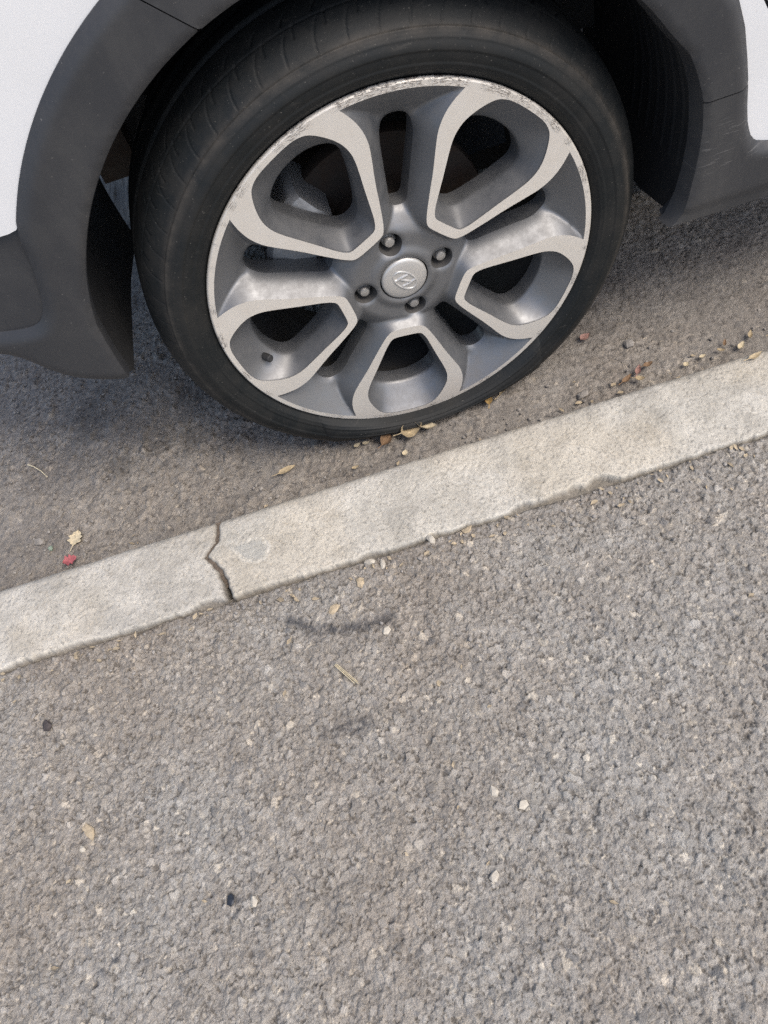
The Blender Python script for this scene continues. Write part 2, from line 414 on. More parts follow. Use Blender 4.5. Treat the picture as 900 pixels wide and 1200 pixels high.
# kerb of concrete stones
kerb = link('kerb', None); tag(kerb, kind='structure')
CRX = np.array([-.3215, -.3235, -.3265, -.3435, -.3270, -.3235, -.3200]); CRY = np.array([-.118, -.131, -.157, -.176, -.201, -.2225, -.246])
PATCH = np.array([(-.3112, -.1656), (-.296, -.1736), (-.281, -.1737), (-.2675, -.1759), (-.2626, -.1894), (-.268, -.2029), (-.2784, -.2044), (-.2921, -.197), (-.3027, -.1817)])
def crack_x(y): return np.interp(-y, -CRY, CRX)+.0045*(fbm(y*110, y*0+.7, 3, 14)-.5)
def kerb_stone(x0, x1, c0, c1, step, seed, tint):
    YB, YF, r = -.2455, -.1225, .016
    prof = [(YB-.001, .05), (YB-.0005, .07)]
    for t in np.linspace(0, 1, 5): a = pi-t*pi/2; prof.append((YB+.0035+.0035*cos(a), KT-.0035+.0035*sin(a)))
    prof += [(y, KT) for y in np.arange(YB+.005, YF-r, .0017)]
    for t in np.linspace(0, 1, 13): a = pi/2-t*pi/2; prof.append((YF-r+r*cos(a), KT-r+r*sin(a)))
    prof += [(YF+.001*k, KT-r-.009*k) for k in range(1, 9)]+[(YF+.009, -.03)]
    P = np.array(prof); n = int((x1-x0)/step); u = np.linspace(0, 1, n+1)
    gap = .0006+.0022*np.clip((-.15-P[:, 0])/.09, 0, 1)+.0012*fbm(P[:, 0]*90, P[:, 0]*0, 2, 4)
    xa = (crack_x(P[:, 0])+gap) if c0 else np.full(len(P), x0); xb = (crack_x(P[:, 0])-gap) if c1 else np.full(len(P), x1)
    X = xa[:, None]+u[None]*(xb-xa)[:, None]; Y = np.repeat(P[:, :1], n+1, 1); Z = np.repeat(P[:, 1:], n+1, 1).copy()
    top = Z > KT-r
    dz = .0036*(fbm(X*22, Y*22, 4, seed)-.5)+.0013*(fbm(X*150, Y*150, 3, seed+1)-.5)+.0011*(fbm(X*420, Y*420, 2, seed+7)-.5)
    pits = np.clip((fbm(X*330, Y*330, 2, seed+2)-.70)/.08, 0, 1); dz -= .0012*pits
    # broken back edge
    e = -.2468+.010*np.clip(fbm(X*17, X*0+.3, 3, seed+3)-.48, 0, 1)*2.2+.0052*fbm(X*120, X*0, 3, seed+4)
    for cx, cw, ch in ((.150, .022, .013), (.128, .012, .007), (-.14, .02, .005), (-.058, .014, .004), (-.30, .012, .005)):
        e = np.maximum(e, -.2452+ch*np.clip(1.2-np.abs(X-cx)/cw, 0, 1)+.002*(fbm(X*260, X*0, 2, 9)-.5))
    br = np.clip((e-Y)/.0022, 0, 1); dz -= br*np.where(top, .013, .004)
    # rounded arris at the broken joint
    dx = np.full(X.shape, 1.)
    if c0: dx = np.minimum(dx, X-xa[:, None])
    if c1: dx = np.minimum(dx, xb[:, None]-X)
    k = np.clip(1-dx/(.0018+.0042*fbm(Y*150, Y*0, 2, seed+6)), 0, 1); dz -= .004*k*k
    Z += np.where(top, dz, 0); Y = Y+np.where(~top, dz*.7, 0)
    # colour
    C = np.zeros(X.shape+(3,)); C[:] = tint
    b = fbm(X*16, Y*16, 4, seed+8)[..., None]; C = C*(.74+.50*b); g_ = np.clip((fbm(X*40, Y*40, 4, seed+15)-.56)/.12, 0, 1)[..., None]; C = C*(1-.16*g_)
    wr = np.clip((fbm(X*9, Y*9, 3, seed+12)-.5)/.2, 0, 1)[..., None]; C = C*(1-.3*wr)+np.array((.54, .47, .36))*.3*wr
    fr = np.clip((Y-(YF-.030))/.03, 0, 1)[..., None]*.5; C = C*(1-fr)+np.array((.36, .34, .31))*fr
    dk = (br*.75)[..., None]; C = C*(1-dk)+np.array((.13, .115, .1))*dk
    sp = np.clip((fbm(X*480, Y*480, 2, seed+20)-.70)/.06, 0, 1)[..., None]; C = C*(1-.55*sp)+np.array((.16, .155, .145))*.55*sp
    kk = (k*.6)[..., None]; C = C*(1-kk)+np.array((.12, .105, .09))*kk
    if c0:   # smooth grey mortar patch with a pale rim beside the joint
        q = np.stack([X.ravel()+.006*(fbm(X*70, Y*70, 3, 71).ravel()-.5), Y.ravel()+.006*(fbm(X*70, Y*70, 3, 72).ravel()-.5)], 1)
        sd_ = np.full(len(q), -1.); nr = (np.abs(q[:, 0]+.285) < .06) & (q[:, 1] > -.23)
        sd_[nr] = dist(q[nr], PATCH)*np.where(inside(q[nr], PATCH), 1, -1); sd_ = sd_.reshape(X.shape)
        a = np.clip(sd_/.0025+.3, 0, 1)[..., None]*.85; rim = np.clip(1-np.abs(sd_+.0022)/.0032, 0, 1)[..., None]*.6*np.clip(fbm(X*45, Y*45, 2, 73)*3.4-.9, 0, 1)[..., None]
        C = C*(1-a)+np.array((.40, .395, .365))*a; C = C*(1-rim)+np.array((.68, .66, .60))*rim
    nv, nu = X.shape; V = np.stack([X, Y, Z], -1)
    for col_, cc in ((0, c0), (-1, c1)):      # end face
        ext = V[:, col_:col_+1 or None].copy(); ext[..., 2] = -.03; ext[..., 0] += .002*(1 if col_ == 0 else -1)
        ce = C[:, col_:col_+1 or None]*.5
        V = np.concatenate([ext, V], 1) if col_ == 0 else np.concatenate([V, ext], 1)
        C = np.concatenate([ce, C], 1) if col_ == 0 else np.concatenate([C, ce], 1)
    nu += 2
    i = np.arange(nv*nu).reshape(nv, nu)
    Q = np.stack([i[:-1, :-1], i[:-1, 1:], i[1:, 1:], i[1:, :-1]], -1).reshape(-1, 4)
    me = fast_mesh('kerb_stone', V.reshape(-1, 3), Q)
    a = me.attributes.new('col', 'FLOAT_COLOR', 'POINT')
    a.data.foreach_set('color', np.concatenate([C, np.ones(C.shape[:2]+(1,))], -1).astype(np.float32).ravel())
    return link('kerb_stone', me, 'concrete', kerb)
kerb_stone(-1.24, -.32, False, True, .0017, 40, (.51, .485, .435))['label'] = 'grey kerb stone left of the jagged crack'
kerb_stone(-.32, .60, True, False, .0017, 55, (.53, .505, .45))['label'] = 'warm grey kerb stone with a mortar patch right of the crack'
# packed dirt in the upper part of the crack
b = MB(); ys_ = np.linspace(-.128, -.222, 48); xs_ = crack_x(ys_)
zt = KT-.0035-.010*np.clip((-.195-ys_)/.027, 0, 1)+.0025*(fbm(ys_*300, ys_*0, 3, 5)-.5)
b.loft([[(x-.004, y, z-.02), (x-.004, y, z), (x, y, z+.0004), (x+.004, y, z), (x+.004, y, z-.02)] for x, y, z in zip(xs_, ys_, zt)], False)
b.build('joint_dirt', 'joint_soil', kerb)
for k in range(3):
    kerb_stone(-1.244-.92*(k+1), -1.244-.92*k, False, False, .012, 60+k, (.40, .39, .36)); kerb_stone(.604+.92*k, .604+.92*(k+1), False, False, .012, 70+k, (.42, .40, .36))

# ------------------------------------------------------------------ car
ZW = .258; STEER = .050
car = link('parked_car', None)
tag(car, 'white car with black plastic arch trim and a flat front tyre beside the kerb', 'car')

# ---- wheel : local x right, y into the car, z up, origin on the rim lip plane
PH = [radians(116-72*k) for k in range(5)]
half_o = [(.0712, 0), (.0714, .0120), (.0722, .0190), (.0748, .0235), (.0830, .0298), (.105, .0420), (.129, .0545), (.150, .0672), (.1665, .0765), (.1834, .0805), (.1990, .0798), (.2110, .0771)]
half_i = [(.0835, 0), (.0836, .0110), (.0840, .0165), (.0865, .0208), (.0961, .0268), (.112, .0335), (.129, .0405), (.1517, .0505), (.166, .0560), (.178, .0575), (.189, .0560), (.202, .0505), (.2140, .0430), (.2205, .0362), (.2245, .0250), (.2256, .012), (.2258, 0)]
half_h = [(.0925, 0), (.0930, .0060), (.0975, .0140), (.113, .0235), (.133, .0342), (.151, .0412), (.163, .0462), (.172, .0468), (.181, .0420), (.1895, .0285), (.1935, .0140), (.1945, 0)]
half_s = [(.0855, 0), (.0860, .0062), (.0900, .0098), (.11, .0120), (.14, .0155), (.160, .0178), (.172, .0182), (.182, .0160), (.1885, .0100), (.1905, 0)]
def mirror(h): return h+[(x, -t) for x, t in h[::-1] if t > 0]
def rotp(P, a): P = np.asarray(P); return np.stack([P[:, 0]*cos(a)-P[:, 1]*sin(a), P[:, 0]*sin(a)+P[:, 1]*cos(a)], 1)
RL = .2262
pet_open = []
for a in PH:
    o_ = chaikin([(x, -t) for x, t in half_o[::-1]]+half_o[1:], 2, False)
    ext = sqrt(RL**2-o_[-1][1]**2)
    o_[0] = (sqrt(RL**2-.0765**2), -.0765); o_[-1] = (o_[0][0], .0765)
    pet_open.append(rotp(resample(o_, .0022, False), a))
star = []
for k in range(5):
    kk = (5-k) % 5                       # increasing angle
    P = pet_open[kk]; star += list(P)
    a0 = atan2(P[-1][1], P[-1][0]); Pn = pet_open[(kk-1) % 5]; a1 = atan2(Pn[0][1], Pn[0][0])
    while a1 < a0: a1 += 2*pi
    n = int((a1-a0)*RL/.0022)
    star += [(RL*cos(a0+(a1-a0)*i/n), RL*sin(a0+(a1-a0)*i/n)) for i in range(1, n)]
star = np.array(star)
wins_i = [rotp(resample(chaikin(mirror(half_i), 2), .0022), a) for a in PH]
slots = [rotp(resample(chaikin(mirror(half_s), 2), .002), a-radians(36)) for a in PH]
LUG = [(.0500*cos(radians(97+90*k)), .0500*sin(radians(97+90*k))) for k in range(4)]
def circ(cx, cy, r, n): return np.array([(cx+r*cos(2*pi*i/n), cy+r*sin(2*pi*i/n)) for i in range(n)])
pockets = [circ(x, y, .0140, 40) for x, y in LUG]; capc = circ(0, 0, .0300, 80)

def smin(a, b, k): h = np.clip(1-np.abs(a-b)/k, 0, 1); return np.minimum(a, b)-h*h*k/4
def sstep(x, a, b): t = np.clip((x-a)/(b-a), 0, 1); return t*t*(3-2*t)
def star_depth(P):
    r = np.hypot(P[:, 0], P[:, 1])
    dP = np.min([dist(P, q, False) for q in pet_open], 0)
    Fl = .0065+.0035*sstep(r, .034, .046)+.0175*sstep(r, .058, .094)
    d = smin(1.50*dP, .78*np.maximum(RL-r, 0), .003)
    d = np.maximum(smin(d, Fl, .005), 0)
    ds = np.min([dist(P, q) for q in slots], 0); d += .0035*np.exp(-(ds/.0025)**1.3)
    dl = np.min([np.hypot(P[:, 0]-x, P[:, 1]-y) for x, y in LUG], 0)-.0140; d += .0022*np.exp(-np.maximum(dl, 0)/.0016)
    dc = r-.0300; d += .0016*np.exp(-np.maximum(dc, 0)/.0012)
    return np.where((dP < 1e-5) | (RL-r < 1e-5), 0, d)
V2, T = fill(star, slots+pockets+[capc], .0026)
D = star_depth(V2)
wb = MB(); wb.add(np.stack([V2[:, 0], D, V2[:, 1]], 1), T.tolist())
for q in slots:
    dq = star_depth(q); wb.loft([[(x, d, z) for (x, z), d in zip(q, dq)], [(x, d+.004, z) for (x, z), d in zip(q*1., dq)], [(x, .052, z) for x, z in q]])
POCK = []
for q, (lx, lz) in zip(pockets, LUG):
    dq = star_depth(q); c = np.array((lx, lz))
    sc = lambda f: (q-c)*f+c
    POCK.append(([(x, d, z) for (x, z), d in zip(q, dq)], [(x, .0145, z) for x, z in sc(.955)], [(x, .022, z) for x, z in sc(.91)], [(x, .036, z) for x, z in sc(.86)]))
dq = star_depth(capc); wb.loft([[(x, d, z) for (x, z), d in zip(capc, dq)], [(x, .02, z) for x, z in capc]])
wheel = wb.build('wheel', 'gunmetal_paint', car, True, 50)
wheel.location = (0, 0, ZW); wheel.rotation_euler = (0, 0, STEER)
wheel['label'] = 'dirty five-petal alloy wheel with a collapsed low-profile tyre'

# machined front face and lip
V2, T = fill(circ(0, 0, .2318, 640), [star]+wins_i, .006)
mb = MB(); mb.add(np.stack([V2[:, 0], np.zeros(len(V2)), V2[:, 1]], 1), T.tolist())
mb.lathe([(.2318, 0), (.2330, .0006), (.2338, .0020), (.2338, .0050), (.2325, .0075), (.2295, .0095), (.2270, .013)], 320)
mb.build('machined_face', 'machined_alloy', wheel, True, 40)
# petal windows
def radial(P, c, A):
    out = []
    Pm = np.asarray(P)-c; Q = np.roll(Pm, -1, 0)
    for a in A:
        d = np.array((cos(a), sin(a))); cr0 = Pm[:, 0]*d[1]-Pm[:, 1]*d[0]; cr1 = Q[:, 0]*d[1]-Q[:, 1]*d[0]
        best = 0
        for i in np.nonzero(cr0*cr1 <= 0)[0]:
            t = cr0[i]/(cr0[i]-cr1[i]+1e-15); p = Pm[i]+t*(Q[i]-Pm[i]); best = max(best, p@d)
        out.append(best*d+c)
    return np.array(out)
cw = np.array((.150, 0)); A = np.linspace(0, 2*pi, 180, endpoint=False)
ri = radial(chaikin(mirror(half_i), 2), cw, A); rh = radial(chaikin(mirror(half_h), 3), cw, A)
for a in PH:
    rings = []
    for f, y in ((0, 0), (.006, .0010), (.05, .0025), (.25, .0085), (.5, .0158), (.74, .0228), (.90, .0270), (.975, .0295), (1., .0325), (1., .052)):
        q = rotp(ri*(1-f)+rh*f, a); rings.append([(x, y, z) for x, z in q])
    b = MB(); b.loft(rings); b.build('spoke_window', 'gunmetal_paint', wheel, True, 32)
# barrel behind the spokes
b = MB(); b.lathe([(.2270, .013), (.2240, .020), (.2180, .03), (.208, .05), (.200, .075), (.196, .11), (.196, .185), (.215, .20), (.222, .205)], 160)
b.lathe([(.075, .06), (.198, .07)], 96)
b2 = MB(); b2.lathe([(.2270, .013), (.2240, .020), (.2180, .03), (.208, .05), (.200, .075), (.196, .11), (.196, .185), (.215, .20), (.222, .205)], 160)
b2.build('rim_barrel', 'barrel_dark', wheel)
# centre cap with emblem
b = MB(); b.lathe([(.0001, .0036), (.010, .0038), (.018, .0044), (.0245, .0054), (.0270, .0064), (.0280, .0078), (.0284, .012)], 96)
b.build('center_cap', 'silver_cap', wheel)
em = MB(); ea, eb, ang = .0172, .0098, radians(-52)
def cap_y(x, z): r = hypot(x, z); return .0036+.0008*(r/.018)**2
def tube(mb_, pts, rx, n=8, closed=False, flat=1.):
    rings = []; N = len(pts)
    for i in range(N):
        p0 = np.array(pts[(i-1) % N] if closed or i else pts[0]); p1 = np.array(pts[(i+1) % N] if closed or i < N-1 else pts[-1])
        t = p1-p0; t /= np.linalg.norm(t)+1e-12; nn = np.array((-t[1], t[0])); q = np.array(pts[i])
        ring = []
        for k in range(n):
            a = 2*pi*k/n; w = q+nn*rx*cos(a); x, z = rotp([w], ang)[0]
            ring.append((x, cap_y(x, z)-flat*rx*max(sin(a), -.4), z))
        rings.append(ring)
    if closed: rings.append(rings[0])
    mb_.loft(rings, True, not closed, not closed)
tube(em, [(ea*cos(t), eb*sin(t)) for t in np.linspace(0, 2*pi, 56, endpoint=False)], .00125, 8, True, .9)
sh = .45
for sx in (-1, 1):
    tube(em, [(sx*.0072+sh*v-(sx*.0008*abs(v)/.008), v) for v in np.linspace(-.0078, .0078, 9)], .0017, 8, False, .8)
tube(em, [(u, .0020*sin(u/.0072*1.5)) for u in np.linspace(-.0072, .0072, 9)], .0016, 8, False, .8)
em.build('emblem', 'emblem_silver', wheel)
# lug nuts in grimy pockets, their deep shade painted into the colour
for q in POCK:
    b = MB(); b.loft(q, cap1=True); b.build('lug_pocket', 'pocket_shade_grime', wheel, True, 40)
for lx, lz in LUG:
    b = MB(); rings = []
    for r, y, hexa in ((.0092, .036, 1), (.0092, .0235, 1), (.0082, .0215, .5), (.0066, .0200, 0), (.0064, .0165, 0), (.0054, .0148, 0), (.0030, .0142, 0)):
        ring = []
        for k in range(24):
            a = 2*pi*k/24; am = ((a+.2) % (pi/3))-pi/6; rr = r*(1-hexa+hexa*cos(pi/6)/cos(am)*1.07)
            ring.append((lx+rr*cos(a), y, lz+rr*sin(a)))
        rings.append(ring)
    b.loft(rings, cap1=True); b.build('lug_nut', 'lug_steel', wheel, True, 30)
# valve
va = radians(188+7); b = MB(); rad = np.array((cos(va), 0, sin(va)))
def vt(segs, mb_):
    n = 14; rings = []
    ax = np.array((-.55*cos(va), -.80, -.55*sin(va))); ax /= np.linalg.norm(ax); tn = np.cross(ax, rad); tn /= np.linalg.norm(tn); bn = np.cross(ax, tn)
    base = rad*.212+np.array((0, .036, 0))
    for t, r in segs: rings.append([tuple(base+ax*t+r*(tn*cos(2*pi*k/n)+bn*sin(2*pi*k/n))) for k in range(n)])
    mb_.loft(rings, cap1=True)
vt([(-.01, .0085), (.004, .0080), (.006, .0052), (.020, .0045), (.0205, .0050), (.030, .0048), (.0315, .0035)], b)
b.build('valve_stem', 'liner_plastic', wheel)

# tyre, collapsed where it meets the road
prof = [(.2235, .018), (.2290, .0115), (.2335, .0075), (.2365, .0035), (.2410, -.0010), (.2480, -.0050), (.2560, -.0072), (.2640, -.0072), (.2710, -.0045), (.2755, -.0022), (.2785, .0008),
        (.2830, .0050), (.2885, .0110), (.2935, .0180), (.2975, .0260), (.3003, .0350), (.3022, .0450), (.3035, .058), (.3045, .075), (.305, .102), (.3045, .130), (.303, .152), (.299, .172), (.291, .188), (.277, .199), (.258, .206), (.238, .203), (.224, .190)]
pp = np.array(prof); dd = np.r_[0, np.cumsum(np.hypot(*np.diff(pp, axis=0).T))]
def cat(t):   # Catmull-Rom through the profile
    i = np.clip(np.searchsorted(dd, t, 'right')-1, 0, len(pp)-2); u = (t-dd[i])/(dd[i+1]-dd[i])
    p0, p1, p2, p3 = pp[np.maximum(i-1, 0)], pp[i], pp[i+1], pp[np.minimum(i+2, len(pp)-1)]; u = u[:, None]
    return .5*((2*p1)+(-p0+p2)*u+(2*p0-5*p1+4*p2-p3)*u*u+(-p0+3*p1-3*p2+p3)*u**3)
sv = np.r_[np.arange(0, .115, .0011), np.arange(.115, .175, .0016), np.arange(.175, dd[-1], .006)]
PR = cat(sv); NT = 1500
th = np.linspace(0, 2*pi, NT, endpoint=False)
tang = np.gradient(PR, axis=0); nrm = np.stack([-tang[:, 1], tang[:, 0]], 1); nrm /= np.linalg.norm(nrm, axis=1)[:, None]
mid = PR.mean(0); flipn = ((PR-np.array((.25, .10)))*nrm).sum(1) < 0; nrm[flipn] *= -1
s0 = np.interp(.2785, PR[:25+np.argmax(PR[25:, 0] > .2785)+5, 0], sv[:25+np.argmax(PR[25:, 0] > .2785)+5])
Sg, Tg = np.meshgrid(sv-s0, th, indexing='ij')
off = .0011*np.exp(-((Sg+.0012)/.0013)**2)                       # rib at the shoulder
off += .0011*sstep(Sg, -.021, -.0195)-.0011*sstep(Sg, -.033, -.0315)+.0006*np.exp(-((Sg+.0385)/.0012)**2)+.0005*np.exp(-((Sg+.009)/.001)**2)
off -= .0009*np.exp(-((Sg-.0365)/.0011)**2)
for gy in (.072, .103, .134): off -= .0065*sstep(-np.abs(np.repeat(PR[:, 1:], NT, 1)-gy), -.0052, -.0036)
NP = 60
def sipe(ph, a, b, bend, w, depth):
    global off
    u = (Sg-a)/(b-a); tc = (Tg*NP/(2*pi)+ph+bend*(u*u)) % 1
    dd_ = np.minimum(tc, 1-tc)*2*pi*.3/NP
    off -= depth*np.exp(-(dd_/w)**2)*sstep(u, -.04, .06)*(1-sstep(u, .94, 1.04))
sipe(0, .003, .033, .34, .0007, .0010)
sipe(.52, .023, .040, .16, .0008, .0014)
sipe(.30, .0415, .056, .3, .0009, .002)
Rg = PR[:, :1]+off*nrm[:, :1]; Yg = PR[:, 1:]+off*nrm[:, 1:]
Xg = Rg*np.cos(Tg); Zg = Rg*np.sin(Tg)
RT = .3052; rb = .2290
zr = np.sqrt(np.maximum(rb**2-Xg**2, 0)); zm = np.sqrt(np.maximum(RT**2-Xg**2, 1e-9)); hh = ZW+.0015
lim = np.clip(hh-.008, 0, 1)
act = (Zg < 0) & (-Zg > zr) & (zm > hh) & (np.abs(Xg) < .19)
fr = np.clip((-Zg-zr)/(zm-zr), 0, 1.02); sq = np.clip((zm-hh)/(RT-hh), 0, 1)
Zg = np.where(act, -(zr+fr*(hh-zr)), Zg)
side = np.where(Yg < .1, -1, 1); bul = np.sin(pi*np.clip(fr, 0, 1)**.9)*.0130*np.sqrt(sq)
Yg = Yg+np.where(act, side*bul*np.clip(np.abs(Yg-.1)/.06, 0, 1), 0)
i = np.arange(len(sv)*NT).reshape(len(sv), NT); j = np.roll(i, -1, 1)
Q = np.stack([i[:-1], i[1:], j[1:], j[:-1]], -1).reshape(-1, 4)
ty = mk('tyre', np.stack([Xg, Yg, Zg], -1).reshape(-1, 3), Q, 'rubber', wheel, True, None)
ty['label'] = 'dusty black low-profile tyre, flat at the bottom'

# brake and suspension seen through the spokes
b = MB(); b.lathe([(.030, .088), (.075, .086), (.077, .102), (.129, .102), (.130, .104), (.130, .122), (.06, .124)], 120)
o = b.build('brake_disc', 'rusty_iron', car); o.location = (0, 0, ZW)
b = MB()
n = 26; rings = []
for k in range(n):
    a = radians(128+62*k/(n-1)); e = sin(pi*k/(n-1))**.4
    ro, rn = .150+.008*e, .098-.004*e; y0, y1 = .056-.006*e, .135
    rings.append([(r*cos(a), y, r*sin(a)) for r, y in ((rn, y0+.006), (rn+.006, y0), ((ro+rn)/2, y0-.004), (ro-.006, y0), (ro, y0+.008), (ro, y1), (rn, y1), (rn, y0+.03))])
b.loft(rings, True, True, True)
for a in (140, 178):
    x, z = .125*cos(radians(a)), .125*sin(radians(a)); b.loft([[(x+r*cos(t), y, z+r*sin(t)) for t in np.linspace(0, 2*pi, 14, endpoint=False)] for r, y in ((.012, .07), (.012, .052), (.009, .048), (.004, .047))], cap1=True)
o = b.build('brake_caliper', 'cast_alloy', car); o.location = (0, 0, ZW)
b = MB(); b.lathe([(.001, .05), (.028, .05), (.030, .06), (.070, .063), (.074, .085), (.05, .12), (.001, .125)], 64)
o = b.build('wheel_hub', 'rusty_iron', car); o.location = (0, 0, ZW)
b = MB()
b.loft([[(-.05+w*cos(t)*.5, .13+.055*k, .20+.004*k+w*.5*sin(t)*.55) for t in np.linspace(0, 2*pi, 16, endpoint=False)] for k, w in enumerate((.06, .07, .085, .10, .12, .13, .12))], True, True, True)
b.build('control_arm', 'rusty_iron', car)
b = MB(); b.box((-.345, .62, .30), (.06, .40, .09)); b.build('subframe', 'rusty_iron', car, False)

# ---- body panels, drawn in the x-z plane
def P3(V2_, yf): return np.stack([V2_[:, 0], yf(V2_), V2_[:, 1]], 1)
def panel(name, outline, step, yf, mat, ret=.03, parent=car, sharp=40):
    L = resample(outline, step*.8); V_, T_ = fill(L, [], step)
    b = MB(); b.add(P3(V_, yf), T_.tolist())
    yl = yf(L); b.loft([[(x, y, z) for (x, z), y in zip(L, yl)], [(x, y+ret, z) for (x, z), y in zip(L, yl)]])
    return b.build(name, mat, parent, True, sharp)
def arc(r, a0, a1, n): return [(r*cos(radians(a0+(a1-a0)*k/n)), ZW+r*sin(radians(a0+(a1-a0)*k/n))) for k in range(n+1)]
def arcp(pts, n=3): return [tuple(q) for q in chaikin(pts, n, False)]
def bumper_in(x): return np.where(x < -.36, 1.15*np.maximum(-.36-x, 0)**1.75, 0)     # bumper corner turns away to the front
FY = -.022
# arch inner edge on the face: (x, z)
in_left = arc(.3565, 109.5, 160, 24)+[(-.3435, .352), (-.3468, .318), (-.3488, .290), (-.349, .267)]
out_left = arc(.4195, 113.5, 146.8, 18)
flare_low = [(-.3585, .470), (-.362, .450), (-.3685, .428), (-.378, .402), (-.388, .382), (-.402, .369), (-.425, .3665), (-.47, .367), (-.62, .370)]
bot = [(-.62, .345), (-.475, .341), (-.449, .333), (-.430, .310), (-.410, .291), (-.385, .279), (-.349, .266)]
# front part of the arch trim
oc = np.array(out_left+arcp(flare_low)); icv = np.array(in_left); bc = np.array(arcp(bot))
outline = [tuple(q) for q in oc]+[tuple(q) for q in bc[:-1]]+[tuple(q) for q in icv[::-1]]
def y_front(P):
    do = dist(P, oc, False); di = dist(P, icv, False); db = dist(P, bc, False)
    y = FY+.0095*np.clip(1-do/.0115, 0, 1)**1.25+.004*np.clip(1-di/.006, 0, 1)**2+.004*np.clip(1-db/.014, 0, 1)**2
    return y+bumper_in(P[:, 0])
panel('arch_trim_front', outline, .0055, y_front, 'black_plastic', .02)
# recessed lower bumper plastic
rl = [(-.356, .4775)]+arcp([(-.3585, .470), (-.362, .450), (-.3685, .428), (-.378, .402), (-.388, .382), (-.402, .369), (-.425, .3665), (-.47, .367), (-.62, .370)])+[(-.62, .4785), (-.45, .4785)]
def y_low(P):
    dt = dist(P, np.array([(-.352, .479), (-.62, .479)]), False)
    return -.0030-.0080*np.clip((.479-P[:, 1])/.112, 0, 1)+.004*np.clip(1-dt/.006, 0, 1)**2+bumper_in(P[:, 0])
panel('bumper_lower', rl, .008, y_low, 'black_plastic', .03)
# top part
in_top = arc(.3565, 109.28, 35, 40)+[(.3165, .4330), (.3265, .4110), (.3335, .392), (.3374, .3780)]
out_top = arc(.4195, 113.32, 40, 36)+[(.3600, .4700), (.3725, .4390), (.3815, .4050), (.3875, .3788)]
def y_top(P):
    do = dist(P, np.array(out_top), False); di = dist(P, np.array(in_top), False)
    return FY+.0095*np.clip(1-do/.0115, 0, 1)**1.25+.003*np.clip(1-di/.005, 0, 1)**2
panel('arch_trim_top', out_top+in_top[::-1], .0055, y_top, 'black_plastic', .02)
# sill behind the wheel
sl_in = [(.3376, .3765), (.3412, .349), (.3415, .322), (.3400, .297), (.3365, .262), (.3330, .2445), (.3250, .2330), (.3170, .2290)]
sl_bot = [(.3170, .2290), (.36, .2275), (1.7, .226)]
sl_top = [(1.7, .2985), (.46, .2985), (.425, .3000), (.4100, .3055), (.4020, .3160), (.3960, .3320), (.3915, .353), (.3878, .3772)]
def y_sill(P):
    dtp = dist(P, np.array(sl_top), False); di = dist(P, np.array(sl_in), False)
    under = np.maximum(.2485-P[:, 1], 0)
    return FY+.0095*np.clip(1-dtp/.010, 0, 1)**1.25+.003*np.clip(1-di/.005, 0, 1)**2+.0022*sstep(under, 0, .0025)+.12*np.maximum(under-.002, 0)
panel('sill_trim', sl_in+sl_bot[1:]+sl_top, .0062, y_sill, 'black_plastic', .03)
# inner edge strip of the arch, turning into the wheel well
face = in_left[::-1]+in_top[1:]+sl_in[1:]
inner = []
for (x, z) in face:
    a = math.degrees(atan2(z-ZW, x))
    k = sstep(np.array([70-a]), 0, 45)[0] if -20 < a < 120 else 0
    inner.append((x-.004*k, z-.001*k) if False else (x, z))
Pin = np.array([(.282, .485), (.305, .452), (.3215, .418), (.3325, .379), (.3372, .339), (.3372, .293), (.3295, .255), (.3205, .2350)])
Pin = np.vstack([[(.3565*cos(1.15), ZW+.3565*sin(1.15)), (.3555*cos(.9), ZW+.3555*sin(.9))], Pin]); Pin = chaikin(Pin, 3, False)
b = MB(); r0 = []; r1 = []; r2r = []; r3 = []
for (x, z) in face:
    a = atan2(z-ZW, x); r = hypot(x, z-ZW)
    ain = np.arctan2(Pin[:, 1]-ZW, Pin[:, 0]); rin = np.hypot(Pin[:, 0], Pin[:, 1]-ZW)
    o_ = np.argsort(ain); rr = np.interp(a, ain[o_], rin[o_]) if a < ain.max() else r
    bl = sstep(np.array([1.15-a]), 0, .55)[0]
    rr = r*(1-bl)+min(rr, r-.004*bl)*bl
    yb = float(y_front(np.array([(x, z)]))[0]) if x < -.13 else FY+.003
    r0.append((x, yb, z)); r1.append(((r-.0008)*cos(a), yb+.002, ZW+(r-.0008)*sin(a)))
    r2r.append(((rr-.0003)*cos(a), yb+.016+.006*bl, ZW+(rr-.0003)*sin(a))); r3.append(((rr+.012)*cos(a), yb+.021+.006*bl, ZW+(rr+.012)*sin(a)))
b.loft([r0, r1, r2r, r3], False); b.build('arch_edge', 'black_plastic', car, True, 50)
# dark gaps at the two joints of the trim are real gaps; a backing strip sits behind them
b = MB(); b.loft([[(.400*cos(radians(a)), y, ZW+.400*sin(radians(a))) for a in range(15, 166, 3)] for y in (-.004, .01)]+[[(.365*cos(radians(a)), y, ZW+.365*sin(radians(a))) for a in range(15, 166, 3)] for y in (.01, -.004)], False)
b.loft([[(r*cos(radians(a)), -.004, ZW+r*sin(radians(a))) for a in range(15, 166, 3)] for r in (.365, .400)], False)
b.build('trim_backing', 'seam_dark', car)

